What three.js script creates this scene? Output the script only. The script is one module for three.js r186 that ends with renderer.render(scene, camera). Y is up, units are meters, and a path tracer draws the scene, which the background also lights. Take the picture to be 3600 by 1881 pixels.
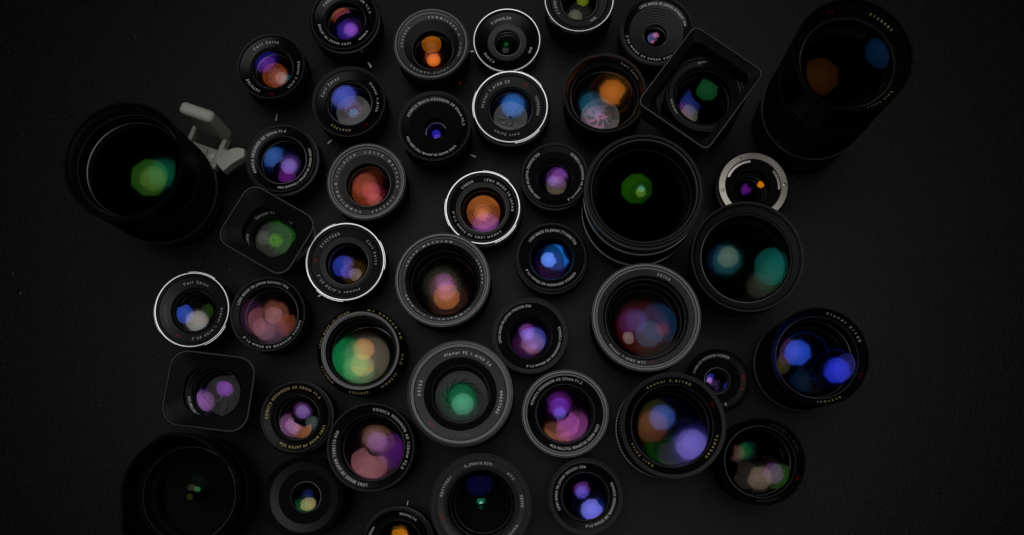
import * as THREE from 'three';
import { mergeGeometries } from 'three/addons/utils/BufferGeometryUtils.js';
import { RectAreaLightUniformsLib } from 'three/addons/lights/RectAreaLightUniformsLib.js';
import { RoundedBoxGeometry } from 'three/addons/geometries/RoundedBoxGeometry.js';

// ---------------------------------------------------------------- camera, light, exposure
const scene = new THREE.Scene();
scene.background = new THREE.Color(0x000000);
const camera = new THREE.PerspectiveCamera(26.04, 1024 / 535, 0.05, 10);
camera.position.set(0, 1, 0);
camera.up.set(0.005537, 0.178056, -0.984005);
camera.lookAt(-0.030587, 0.016471, -0.178142);
scene.add(camera);

const renderer = new THREE.WebGLRenderer({ antialias: true });
renderer.setSize(1024, 535);
renderer.toneMapping = THREE.LinearToneMapping;
renderer.toneMappingExposure = 1;
renderer.shadowMap.enabled = true;
RectAreaLightUniformsLib.init();

// one octagonal studio softbox hangs face down above the table, out of the frame
const BOX_AT = new THREE.Vector3(-0.0600, 1.3500, -0.3800), BOX_HALF = 0.75;
const PANEL_GLOW = 1.5, CORE_GLOW = 0.13;

// ---------------------------------------------------------------- helpers
let seed = 20240611;
const rnd = () => { seed = (Math.imul(seed, 1664525) + 1013904223) >>> 0; return seed / 4294967296; };
const taken = {};
function numbered(name) { const k = taken[name] = (taken[name] ?? -1) + 1; return k ? name + '_' + String(k).padStart(3, '0') : name; }
function part(name, geometry, material, parent, label) {
  const m = new THREE.Mesh(geometry, material);
  m.name = name; m.castShadow = m.receiveShadow = true;
  if (label) m.userData.label = label;
  parent.add(m);
  return m;
}
function geo(pos, nor, uv, idx) {
  const g = new THREE.BufferGeometry();
  g.setAttribute('position', new THREE.Float32BufferAttribute(pos, 3));
  if (nor) g.setAttribute('normal', new THREE.Float32BufferAttribute(nor, 3));
  g.setAttribute('uv', new THREE.Float32BufferAttribute(uv, 2));
  g.setIndex(idx);
  if (!nor) g.computeVertexNormals();
  return g;
}
const TAU = Math.PI * 2, SEG = 112;
// a turned (lathe) shape with crisp edges: profile [[radius, height], ...] from outside bottom over the top to the inside; the angle runs clockwise from -z
function turned(pts, { seg = SEG, t0 = 0, t1 = TAU, smooth = false, top = null } = {}) {
  const pos = [], nor = [], uv = [], idx = [];
  let total = 0; const at = [0];
  for (let i = 1; i < pts.length; i++) at.push(total += Math.hypot(pts[i][0] - pts[i - 1][0], pts[i][1] - pts[i - 1][1]));
  const sn = [];
  for (let i = 1; i < pts.length; i++) { const dr = pts[i][0] - pts[i - 1][0], dy = pts[i][1] - pts[i - 1][1], l = Math.hypot(dr, dy) || 1; sn.push([dy / l, -dr / l]); }
  const ring = (p, n, v) => {
    const s = pos.length / 3;
    for (let j = 0; j <= seg; j++) {
      const t = t0 + (t1 - t0) * j / seg, c = Math.cos(t), q = Math.sin(t);
      const lift = top ? top(t, p[1]) : 0;
      pos.push(p[0] * q, p[1] + lift, -p[0] * c); nor.push(n[0] * q, n[1], -n[0] * c); uv.push(t / TAU, v);
    }
    return s;
  };
  const join = (a, b) => { for (let j = 0; j < seg; j++) idx.push(a + j, b + j, a + j + 1, a + j + 1, b + j, b + j + 1); };
  if (smooth) {
    let prev = -1;
    pts.forEach((p, i) => {
      const a = sn[Math.max(0, i - 1)], b = sn[Math.min(sn.length - 1, i)], n = [a[0] + b[0], a[1] + b[1]], l = Math.hypot(...n) || 1;
      const s = ring(p, [n[0] / l, n[1] / l], 1 - at[i] / total);
      if (prev >= 0) join(prev, s);
      prev = s;
    });
  } else for (let i = 1; i < pts.length; i++) join(ring(pts[i - 1], sn[i - 1], 1 - at[i - 1] / total), ring(pts[i], sn[i - 1], 1 - at[i] / total));
  return geo(pos, nor, uv, idx);
}
// a grip ring with square ridges
function knurled(r, y0, y1, n, depth) {
  const pos = [], idx = [], uv = [];
  const quad = (a, b, c, d) => { const s = pos.length / 3; for (const p of [a, b, c, d]) { pos.push(...p); uv.push(0, 0); } idx.push(s, s + 1, s + 2, s, s + 2, s + 3); };
  const P = (rr, t, y) => [rr * Math.sin(t), y, -rr * Math.cos(t)];
  const ri = r - depth * 3, c = depth * 0.5;
  for (let k = 0; k < n; k++) {
    const a = TAU * k / n, w = TAU / n, st = [[a, r - depth], [a + w * 0.42, r - depth], [a + w * 0.5, r], [a + w * 0.92, r], [a + w, r - depth]];
    for (let i = 0; i < 4; i++) {
      const [ta, ra] = st[i], [tb, rb] = st[i + 1];
      quad(P(ra, ta, y0), P(ra, ta, y1 - c), P(rb, tb, y1 - c), P(rb, tb, y0));
      quad(P(ra, ta, y1 - c), P(ra - c, ta, y1), P(rb - c, tb, y1), P(rb, tb, y1 - c));
      quad(P(ra - c, ta, y1), P(ri, ta, y1), P(ri, tb, y1), P(rb - c, tb, y1));
      quad(P(ri, ta, y0), P(ra, ta, y0), P(rb, tb, y0), P(ri, tb, y0));
    }
  }
  return geo(pos, null, uv, idx);
}
// spherical glass surface: disc centre q, radius a, sphere centre C, radius R (negative: hollow side up)
function cap(qx, qz, a, cx, cy, cz, R) {
  const pos = [], nor = [], uv = [], idx = [], N = 12, M = 64, s = Math.sign(R), r2 = R * R;
  for (let i = 0; i <= N; i++) for (let j = 0; j <= M; j++) {
    const t = TAU * j / M, x = qx + a * i / N * Math.sin(t), z = qz - a * i / N * Math.cos(t);
    const h = Math.sqrt(Math.max(r2 - (x - cx) ** 2 - (z - cz) ** 2, r2 * 0.01));
    pos.push(x, cy + s * h, z); nor.push(s * (x - cx) / Math.abs(R), h / Math.abs(R), s * (z - cz) / Math.abs(R)); uv.push(i / N, j / M);
  }
  for (let i = 0; i < N; i++) for (let j = 0; j < M; j++) { const k = i * (M + 1) + j; idx.push(k, k + 1, k + M + 1, k + 1, k + M + 2, k + M + 1); }
  return geo(pos, nor, uv, idx);
}
// walls lofted through rounded rectangles [half width, half depth, corner radius, height]
function lofted(sections, rot, ox, oz, seg = 128) {
  const pos = [], uv = [], idx = [], cr = Math.cos(rot), sr = Math.sin(rot);
  const loop = ([a, b, c]) => {
    const pts = [], corner = [[a - c, -(b - c), -90], [a - c, b - c, 0], [-(a - c), b - c, 90], [-(a - c), -(b - c), 180]];
    for (const [x, z, d] of corner) for (let k = 0; k <= 14; k++) { const t = (d + 90 * k / 14) * Math.PI / 180; pts.push([x + c * Math.cos(t), z + c * Math.sin(t)]); }
    pts.push(pts[0]);
    return pts.map(([x, z]) => [ox + x * cr - z * sr, oz + x * sr + z * cr]);
  };
  for (let i = 1; i < sections.length; i++) {
    const A = loop(sections[i - 1]), B = loop(sections[i]), s = pos.length / 3, n = A.length;
    A.forEach(([x, z], j) => { pos.push(x, sections[i - 1][3], z); uv.push(j / n, 0); });
    B.forEach(([x, z], j) => { pos.push(x, sections[i][3], z); uv.push(j / n, 1); });
    for (let j = 0; j < n - 1; j++) idx.push(s + j, s + n + j, s + j + 1, s + j + 1, s + n + j, s + n + j + 1);
  }
  return geo(pos, null, uv, idx);
}
function noiseTexture(size, fn) {
  const data = new Uint8Array(size * size * 4);
  for (let i = 0; i < size * size; i++) { const v = fn(i % size, Math.floor(i / size)); for (let c = 0; c < 3; c++) data[i * 4 + c] = Math.max(0, Math.min(255, v[c])); data[i * 4 + 3] = 255; }
  const t = new THREE.DataTexture(data, size, size); t.wrapS = t.wrapT = THREE.RepeatWrapping; t.magFilter = THREE.LinearFilter; t.minFilter = THREE.LinearMipmapLinearFilter; t.generateMipmaps = true; t.needsUpdate = true;
  return t;
}
const std = (c, roughness, metalness = 0, more = {}) => { const m = new THREE.MeshPhysicalMaterial({ roughness, metalness, side: THREE.DoubleSide, ...more }); m.color.setRGB(...(Array.isArray(c) ? c : [c, c, c])); return m; };
const M = {
  matteShell: std(0.002, 0.5, 0, { specularIntensity: 0.13 }), satin: std(0.0045, 0.36, 0, { specularIntensity: 0.5 }), matte: std(0.0035, 0.85, 0, { specularIntensity: 0.25 }), rubber: std(0.006, 0.75, 0, { specularIntensity: 0.3 }),
  anodised: std([0.085, 0.085, 0.09], 0.27, 0.75), edge: std([0.16, 0.16, 0.165], 0.35, 0.8),
  chrome: std([0.78, 0.79, 0.8], 0.2, 1), steel: std([0.62, 0.6, 0.57], 0.3, 1), pin: std([0.6, 0.58, 0.52], 0.35, 1),
  blade: std([0.14, 0.14, 0.136], 0.55, 0.15), bladeTip: std([0.12, 0.12, 0.12], 0.45, 0.3), bladeDark: std([0.045, 0.045, 0.045], 0.5, 0.2), bladeBlack: std([0.012, 0.014, 0.014], 0.5, 0.2), red: std([0.55, 0.02, 0.01], 0.4),
  foot: std([0.4, 0.4, 0.37], 0.5), screw: std([0.55, 0.52, 0.45], 0.3, 1), gold: std([0.45, 0.35, 0.16], 0.35, 1),
};
// ring finishes: base colour, roughness, metalness
const RING = { black: ['#0c0c0d', 0.25, 0], dark: ['#0e0e0f', 0.5, 0], dark2: ['#161718', 0.6, 0], grey: ['#35373b', 0.5, 0.25], greyb: ['#292d33', 0.4, 0.4], grey2: ['#232427', 0.42, 0.3], greyl: ['#38383b', 0.5, 0.35], greyd: ['#1a1a1b', 0.55, 0.2], steel: ['#c9c4bb', 0.28, 1] };
const INK = { w: '#ececea', r: '#d0140c', g: '#d8c890', d: '#5a5a58', k: '#111111' };
const ringMaterials = {};
function ringMaterial(kind) {
  if (!ringMaterials[kind]) { const [c, r, m] = RING[kind]; ringMaterials[kind] = new THREE.MeshPhysicalMaterial({ color: c, roughness: r, metalness: m, side: THREE.DoubleSide }); }
  return ringMaterials[kind];
}
// a printed ring: the lettering runs round the ring at the measured angles (degrees clockwise from the top of the table)
function printedRing(kind, texts, radius, width) {
  if (!texts.length) return ringMaterial(kind);
  const [base, rough, metal] = RING[kind], W = 2048, ppm = W / (TAU * radius), Hc = Math.max(48, Math.round(width * ppm));
  const cv = document.createElement('canvas'); cv.width = W; cv.height = Hc;
  const c = cv.getContext('2d');
  c.fillStyle = base; c.fillRect(0, 0, W, Hc);
  c.textAlign = 'center'; c.textBaseline = 'middle';
  for (const [str, a0, a1, ink] of texts) {
    const flip = a1 < a0, chars = [...str], bold = /^[A-Z]/.test(str) && str.length > 30 ? '' : '';
    let size = Math.min(Hc * 0.62, 0.0031 * ppm);
    c.font = bold + size + 'px sans-serif';
    const wds = chars.map((ch) => Math.max(c.measureText(ch).width, size * 0.25)), sum = wds.reduce((s, x) => s + x, 0);
    const span = Math.abs(a1 - a0) / 360 * W;
    let squeeze = 1, gap = (span - sum) / chars.length;
    if (gap < size * 0.03) { squeeze = span / (sum * 1.06); gap = span * 0.06 / chars.length; if (squeeze < 0.75) { const f = Math.max(0.62, squeeze / 0.85); size *= f; c.font = size + 'px sans-serif'; } }
    let x = a0 / 360 * W, i = 0;
    c.fillStyle = INK[ink];
    for (const ch of chars) {
      const w = wds[i++] * squeeze + gap, cx = flip ? x - w / 2 : x + w / 2;
      x += flip ? -w : w;
      for (const k of [-1, 0, 1]) {
        const px = cx + k * W;
        if (px < -80 || px > W + 80) continue;
        c.save(); c.translate(px, Hc * 0.5); if (flip) c.rotate(Math.PI); c.scale(squeeze, 1); c.font = size + 'px sans-serif'; c.fillText(ch, 0, 0); c.strokeStyle = INK[ink]; c.lineWidth = size * 0.028; c.strokeText(ch, 0, 0); c.restore();
      }
    }
  }
  const t = new THREE.CanvasTexture(cv); t.colorSpace = THREE.SRGBColorSpace; t.wrapS = THREE.RepeatWrapping; t.anisotropy = 8;
  return new THREE.MeshPhysicalMaterial({ map: t, roughness: rough, metalness: metal * 0.5, specularIntensity: metal ? 0.8 : 0.5, side: THREE.DoubleSide });
}
function coating(alpha, rgb, roughness) {      // anti-reflection coated glass: mostly clear, with a weak coloured mirror; the rearmost glass is closed by the dark tube behind it
  const m = new THREE.MeshPhysicalMaterial({ metalness: 1, roughness, side: THREE.DoubleSide, ...(alpha < 1 ? { transparent: true, opacity: alpha, depthWrite: false } : {}) });
  m.color.setRGB(...rgb);
  return m;
}

// ---------------------------------------------------------------- the surface: charcoal felt
{
  const S = 512, f = new Float32Array(S * S);
  for (let i = 0; i < S * S; i++) f[i] = rnd();
  const at = (x, y) => f[((y + S) % S) * S + (x + S) % S];
  const fibre = noiseTexture(S, (x, y) => {
    const a = at(x, y), b = (at(x >> 1, y >> 1) + at((x >> 1) + 1, y >> 1)) / 2, c = at(x >> 2, (y >> 3) + 200), e = at(x >> 5, y >> 5);
    const v = 104 + 80 * (a - 0.5) + 110 * (b - 0.5) + 60 * (c - 0.5) + 14 * (e - 0.5);
    return [v, v, v * 1.01];
  });
  fibre.colorSpace = THREE.SRGBColorSpace;
  const bump = fibre.clone(); bump.colorSpace = THREE.NoColorSpace;
  const w = 2.4, d = 1.9, g = new THREE.PlaneGeometry(w, d, 1, 1); g.rotateX(-Math.PI / 2);
  const uv = g.attributes.uv; for (let i = 0; i < uv.count; i++) uv.setXY(i, uv.getX(i) * w / 0.16, uv.getY(i) * d / 0.16);
  const m = new THREE.MeshPhysicalMaterial({ map: fibre, bumpMap: bump, bumpScale: 0.00018, roughness: 0.4, specularIntensity: 0.33, color: new THREE.Color().setRGB(0.021, 0.021, 0.0222) });
  const o = part('tabletop', g, m, scene); o.position.set(-0.03, 0, -0.16); o.userData = { kind: 'structure', label: 'charcoal felt covered tabletop under the lenses' };
}

// ---------------------------------------------------------------- the softbox
{
  const o = new THREE.Group(); o.name = 'softbox'; o.position.copy(BOX_AT);
  o.userData = { label: 'octagonal studio softbox hanging face down above the lenses', category: 'softbox' };
  const c = BOX_HALF / Math.cos(Math.PI / 8), pos = [0, 0, 0], nor = [0, -1, 0], uv = [0.5, 0.5], idx = [];
  for (let k = 0; k < 8; k++) { const t = (k + 0.5) * Math.PI / 4; pos.push(c * Math.sin(t), 0, -c * Math.cos(t)); nor.push(0, -1, 0); uv.push(0, 0); idx.push(0, 1 + (k + 1) % 8, 1 + k); }
  // the cloth glows most in front of the tube and less at its seams and hem
  const S = 256, glow = noiseTexture(S, (x, y) => {
    const u = (x + 0.5) / S * 2 - 1, w = (y + 0.5) / S * 2 - 1, r = Math.hypot(u, w), a = Math.atan2(u, w) / (Math.PI / 4) + 0.5, seam = Math.min(1, Math.abs(a - Math.round(a)) * r * 26);
    const v = 255 * (0.62 + 0.38 * Math.exp(-r * r * 2.2)) * (0.86 + 0.14 * seam) * (r < 0.1 ? 1 : 1);
    return [v, v, v];
  });
  glow.wrapS = glow.wrapT = THREE.ClampToEdgeWrapping;
  for (let k = 1; k <= 8; k++) { uv[k * 2] = 0.5 + 0.5 * pos[k * 3] / c; uv[k * 2 + 1] = 0.5 + 0.5 * pos[k * 3 + 2] / c; }
  const panel = part('diffuser', geo(pos, nor, uv, idx), new THREE.MeshStandardMaterial({ color: 0x000000, emissive: new THREE.Color(1, 0.985, 0.96), emissiveIntensity: PANEL_GLOW, emissiveMap: glow, side: THREE.DoubleSide }), o);
  panel.castShadow = false;
  const wall = (r0, y0, r1, y1) => turned([[r0, y0], [r1, y1]], { seg: 8, t0: Math.PI / 8, t1: TAU + Math.PI / 8 });
  part('skirt', mergeGeometries([wall(c + 0.004, 0.03, c + 0.004, -0.3), wall(c + 0.006, -0.3, c + 0.006, 0.03)]), M.matte, o);
  part('shell', wall(c + 0.004, 0.03, 0.06, 0.3), M.matte, o);
  scene.add(o);
  const lamp = new THREE.RectAreaLight(new THREE.Color(1, 0.985, 0.96), CORE_GLOW, 0.6, 0.6);
  lamp.name = 'softbox_core'; lamp.position.set(BOX_AT.x, BOX_AT.y - 0.006, BOX_AT.z); lamp.lookAt(BOX_AT.x, 0, BOX_AT.z);
  scene.add(lamp);
}

// ---------------------------------------------------------------- the lenses (metres; R front radius, B body radius, H height; ring and glass radii as shares of R, depths in mm)
const LENSES = [
{k:"telephoto_lens",label:"large black telephoto lens with light grey tripod foot, far left",x:-0.3305,z:-0.24297,R:0.047982,B:0.047982,H:0.135,rim:"b",ring:[0.95,0.9,3,5,"black"],g:[0.87,14],tx:[],base:0.95,rib:6,dk:1,el:[[0.0097657,0.0018657,0.031802,0.016586,0.077299,0.0023285,0.043795,0.026975,0.044195,1.0,0.61791,0.18],[0.0083199,0.0040239,0.032503,0.0084152,0.080266,0.0064875,0.037881,0.033238,0.69855,1.0,0.24414,0.165],[0.0,0.0,0.041745,0.00053204,0.059024,0.0032969,0.057086,1.0,0.0081146,0.037841,0.0034497,0.09]]},
{k:"camera_lens",label:"black lens with violet arc over an orange reflection, upper left beside the cropped lens",x:-0.24004,z:-0.35247,R:0.029983,B:0.029983,H:0.046,rim:"b",ring:[0.92,0.66,3,6.27,"black"],g:[0.6,8],tx:[["Carl Zeiss",-46,14,"w"],["Planar 1.4/50",76,142,"w"],["T*",172,184,"r"],["7479788",203,245,"w"]],el:[[-0.00039749,-0.00054245,0.017317,-0.016714,-0.0077965,-0.018555,0.045808,0.055271,0.073643,0.052253,1.0,0.165],[0.0033555,0.0026259,0.013729,0.0074198,0.012842,0.0054814,0.021446,0.037841,0.063009,0.79309,1.0,0.165],[0.0,0.0,0.01799,-0.0023891,-0.0018237,0.0001045,0.033694,0.048112,1.0,0.34646,0.42846,0.165],[-0.0027674,-0.0029641,0.013935,-0.018816,-0.010807,-0.018603,0.040241,0.089894,0.5352,0.12622,1.0,0.165],[0.0,0.0,0.01799,0.0010602,0.0041265,0.00038982,0.021795,0.089894,1.0,0.79383,0.79383,0.165],[0.0,0.0,0.01799,-0.010294,-0.035332,-0.0084693,0.059584,1.0,0.11097,0.021462,0.0023843,0.09]],pins:[[-0.0031365,0.006,0.035609,0.0011,0.004]]},
{k:"camera_lens",label:"black lens cut by the top edge, orange crescent above a blue violet octagon",x:-0.17639,z:-0.39469,R:0.029623,B:0.031401,H:0.05,rim:"b",ring:[0.9,0.64,3,6.23,"black"],g:[0.6,8],tx:[["CANON LENS FD 50mm 1:1.4",-57,77,"w"],["CANON",118,146,"w"],["LENS MADE IN JAPAN",164,260,"w"]],el:[[0.00023256,0.00037202,0.017335,0.001819,0.018741,0.003174,0.022354,0.1611,0.68882,0.20632,1.0,0.165],[0.0,0.0,0.017774,-0.0025262,0.0026198,0.00017141,0.036046,0.1611,0.094512,0.056623,1.0,0.165],[0.0024559,0.0035473,0.013459,-0.0012845,-0.011516,-0.0022556,0.047675,1.0,0.016669,0.0034497,0.013859,0.09],[-0.0016481,-0.0029336,0.014409,-0.013948,-0.0085407,-0.023337,0.041945,0.15288,1.0,0.1963,0.046933,0.165],[-0.0019511,-0.0046473,0.012734,-0.013509,-0.011547,-0.027417,0.042178,1.0,0.0047516,0.0028881,0.063016,0.09]],pins:[[0.01857,0.014,0.031809,0.0021000000000000003,0.0035]]},
{k:"camera_lens",label:"black lens with grey aperture blades and teal hexagonal opening",x:-0.17099,z:-0.31958,R:0.032093,B:0.032093,H:0.046,rim:"b",ring:[0.88,0.66,3,6,"black"],g:[0.6,7],tx:[["Carl Zeiss",-78,-23,"w"],["Planar 1.4/50",43,110,"w"],["T*",138,149,"r"],["9551713",175,219,"g"]],el:[[0.0,0.0,0.019256,-0.011446,-0.0038583,-0.013276,0.042152,0.19032,0.17464,0.22486,1.0,0.165],[-0.00070057,-0.0012555,0.017818,-0.012746,-0.0076707,-0.018806,0.043212,0.089894,0.026524,0.032127,1.0,0.165],[0.0,0.0,0.019256,-0.0013616,0.0004699,-0.0016666,0.031961,0.07136,0.67421,0.42056,1.0,0.165],[0.0,0.0,0.019256,-0.0017447,-0.0036731,-4.011e-05,0.033318,0.048112,1.0,0.26118,0.14914,0.165],[0.0,0.0,0.019256,-0.017006,-0.024874,-0.018595,0.052184,0.013859,0.24892,1.0,0.51775,0.18],[0.0,0.0,0.019256,-0.0030433,-0.007359,-0.0013997,0.035445,1.0,0.0034497,0.11097,0.17536,0.09]],iris:["hex",6,0.004814,0.0018423,0.03,0.0045827],pins:[[-0.024069,0.006,0.025415,0.0011,0.0035]]},
{k:"camera_lens",label:"black lens with grey name ring, orange fan and small orange octagon inside",x:-0.099259,z:-0.36768,R:0.032595,B:0.032595,H:0.056,rim:"l",ring:[0.84,0.73,3.5,4.5,"grey"],g:[0.55,17],tx:[["SUMMICRON-R",-9,73,"w"],["1:2/50",85,115,"w"],["LEITZ CANADA",143,226,"w"],["3097604",264,311,"w"]],rib:9,el:[[-0.0012525,-0.0048053,0.012693,-0.0023705,0.020633,-0.0078982,0.017184,0.025056,1.0,0.60767,0.25154,0.18],[0.0,0.0,0.017927,-0.0021892,0.010447,9.6792e-05,0.024673,0.12249,1.0,0.22023,0.11314,0.165],[-0.0020154,-0.0090422,0.0086629,-0.0051132,-0.0086508,-0.018367,0.041346,1.0,0.17536,0.045409,0.0028881,0.09],[0.0,0.0,0.017927,-0.0015468,0.0069463,0.0014297,0.02253,1.0,0.47957,0.11097,0.0081146,0.09]],pins:[[0.033434,0.022,-0.004968,0.0013,0.004]]},
{k:"pancake_lens",label:"flat black pancake lens with chrome rim and tiny green glint",x:-0.03495,z:-0.3823,R:0.030042,B:0.030042,H:0.024,rim:"c",ring:[0.9,0.58,2.5,6.54,"black"],g:[0.4,7.5],tx:[["0.24m/0.8ft",-40,10,"w"],["Ø49",103,119,"w"],["E 2.8/16",211,243,"w"]],lip:[0.57,0.42,5.6,6.6,"greyl"],rib:4,el:[[0.0,0.0,0.012017,-0.00098305,-0.0064714,-0.0039866,0.021848,0.0023843,0.3,1.0,0.6,0.18],[-0.0011194,-0.00059723,0.0022019,-0.0011842,0.0044445,-0.0020562,0.0078918,1.0,0.0040703,0.033238,0.0071752,0.09],[-0.00087045,0.0018031,0.010014,-0.0018452,-0.0023277,0.0014473,0.011925,1.0,0.016669,0.019785,0.016669,0.09]]},
{k:"camera_lens",label:"chrome rimmed lens with fanned grey aperture blades under a blue octagon",x:-0.031036,z:-0.31349,R:0.032459,B:0.034082,H:0.046,rim:"c",ring:[0.86,0.62,3,6.5,"grey2"],g:[0.58,8],tx:[["Planar 1,4/50 ZE",270,359,"w"],["T*",25,37,"r"],["15769320",63,107,"w"],["Carl Zeiss",160,216,"w"]],tab:1,el:[[0.0,0.0,0.018826,0.0016555,-0.0023752,-0.0096148,0.039236,0.23958,0.057845,0.27665,1.0,0.165],[0.0,0.0,0.018826,0.0049171,-0.01655,-0.0060251,0.050685,0.0054952,0.43389,0.86469,1.0,0.18]],iris:["fan",9,0.0016229,-0.00049649,0.029,0.0048442]},
{k:"macro_lens",label:"black macro lens with small deeply recessed violet element",x:-0.09522,z:-0.29271,R:0.031011,B:0.031011,H:0.06,rim:"b",ring:[0.87,0.72,3,5,"black"],g:[0.29,22],tx:[["KONICA Macro-HEXANON AR 55mm F3.5",-68,88,"w"],["LENS MADE IN JAPAN 7921286 55ø",132,250,"w"]],seat:"edge",el:[[0.0,0.0,0.0089932,-0.0018182,0.013139,-0.0027098,0.023558,0.18126,0.056267,0.039586,1.0,0.165],[0.00019848,0.0019993,0.006984,-2.7056e-05,0.022462,0.005447,0.011325,0.23958,0.41785,0.20082,1.0,0.165],[0.0,0.0,0.0089932,-0.0010738,0.011179,-0.00025992,0.019881,1.0,0.089894,0.037841,0.17536,0.09]],pins:[[0.031046,0.006,0.012209,0.0013,0.0035]]},
{k:"camera_lens",label:"black lens with grey name ring and glowing red orange octagons",x:-0.15355,z:-0.24724,R:0.033889,B:0.033889,H:0.05,rim:"l",ring:[0.84,0.72,3.5,4.2,"grey"],g:[0.57,12],tx:[["LEITZ WETZLAR",-8,103,"w"],["3292363",116,172,"w"],["SUMMILUX-R 1:1.4/50",187,339,"w"]],rib:9,el:[[0.0,0.0,0.019317,-0.00010863,-0.00093842,-0.010111,0.037789,0.016669,1.0,0.17326,0.057218,0.18],[0.0,0.0,0.019317,0.00067829,-0.006063,0.0052792,0.040092,0.040275,1.0,0.10106,0.22649,0.165],[0.0,0.0,0.019317,-0.0088002,-0.011264,-0.0050185,0.042573,0.033238,1.0,0.30684,0.41696,0.165],[0.0,0.0,0.019317,-0.011753,-0.027578,0.0044834,0.056189,0.076659,1.0,0.18078,0.045,0.165],[0.0011002,0.0026041,0.01649,0.0017397,0.00099322,0.0088444,0.024502,0.11097,1.0,0.29952,0.27995,0.165],[0.0,0.0,0.019317,-0.015015,-0.030156,-0.012831,0.053207,0.091886,1.0,0.1814,0.025949,0.165],[0.0,0.0,0.019317,-0.0029601,-0.011816,-0.0018087,0.031796,1.0,0.17536,0.031065,0.037841,0.09]]},
{k:"camera_lens",label:"black lens with blue octagon and two violet octagons, beside the grey tripod foot",x:-0.22834,z:-0.26927,R:0.030206,B:0.032623,H:0.046,rim:"b",ring:[0.93,0.73,2.5,5.04,"black"],g:[0.7,6],tx:[["KONICA HEXANON AR 50mm F1.4",241,367,"w"],["LENS MADE IN JAPAN 7704269 55ø",68,186,"w"]],el:[[0.0,0.0,0.021092,0.0018375,0.013029,0.0024372,0.025961,0.19032,0.422,0.29041,1.0,0.165],[0.0,0.0,0.021144,0.00045868,0.0033062,-0.0012925,0.033022,0.080316,0.37367,0.18957,1.0,0.165],[0.0027793,0.0088732,0.011846,-0.0015097,0.0037798,0.0092729,0.029672,1.0,0.07136,0.0063026,0.11097,0.09],[-0.0044134,-0.0023202,0.016158,-0.01566,-0.00090435,-0.0081516,0.031694,0.10011,0.20591,0.33202,1.0,0.165],[-0.0026434,-0.0019986,0.01783,-0.021687,-0.016982,-0.014442,0.045304,0.23958,0.042569,0.26303,1.0,0.165],[-0.0021658,-0.00058377,0.018873,-0.022637,-0.018218,-0.0079468,0.043686,1.0,0.0034497,0.0063026,0.048112,0.09]]},
{k:"camera_lens",label:"lens in a tilted black square hood with its glass half green",x:-0.23362,z:-0.20077,R:0.026635,B:0.026635,H:0.052,rim:"b",ring:[0.85,0.68,3,6,"dark"],g:[0.66,9],tx:[["Sonnar FE 1,8/55 ZA",-44,60,"w"],["Ø49",189,206,"w"],["Carl Zeiss",232,276,"w"]],lip:[0.97,0.86,1.6,2.6,"greyl"],el:[[0.0,0.0,0.017579,-0.001004,0.01915,0.0014769,0.022739,0.07136,0.35112,1.0,0.048342,0.165],[0.0,0.0,0.022907,0.004014,-0.015628,-0.0030495,0.067475,0.028978,0.08228,1.0,0.057596,0.18],[-0.0013118,-0.00035567,0.01622,-0.015014,0.0036132,-0.0035088,0.032909,0.026975,0.86072,1.0,0.7956,0.18],[0.0,0.0,0.017579,-0.01584,-0.0066553,0.00080954,0.040509,0.0081146,1.0,0.50161,0.23507,0.18]],iris:["dark",8,0.0015981,-0.00075503,0.033,0.0013011],sq:[0.0022587,2.7035e-05,0.034056,0.028435,0.011903,30,0.072,0.044]},
{k:"camera_lens",label:"chrome rimmed lens with deep blue octagon, left of the central pink and amber lens",x:-0.1701,z:-0.17832,R:0.033568,B:0.033568,H:0.048,rim:"c",ring:[0.86,0.66,3,6.5,"grey2"],g:[0.55,10],tx:[["51527569",-60,-13,"w"],["Carl Zeiss",41,96,"w"],["Planar 1,4/50 ZF.2",150,247,"w"],["T*",269,279,"r"]],tab:1,rib:3,el:[[0.0,0.0,0.018463,0.0019779,-0.0068998,0.0070263,0.04373,0.016669,1.0,0.54726,0.071522,0.18],[0.00059293,-0.0018558,0.016078,-0.0018145,0.013855,-0.0026431,0.020012,0.040275,0.66979,0.37805,1.0,0.165],[-0.00040631,0.0024397,0.015718,-0.0036756,0.0095651,0.00522,0.021515,0.1611,0.23489,0.16745,1.0,0.165],[0.0052294,0.0063905,0.0085291,0.0032943,0.0066641,0.0070939,0.0216,1.0,0.10011,0.080316,0.076659,0.09],[0.0,0.0,0.018463,-0.012885,-0.014236,-0.0026999,0.0399,1.0,0.013859,0.028978,0.23958,0.09]],pins:[[-0.029409,0.006,0.022755,0.0016,0.003]]},
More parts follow.
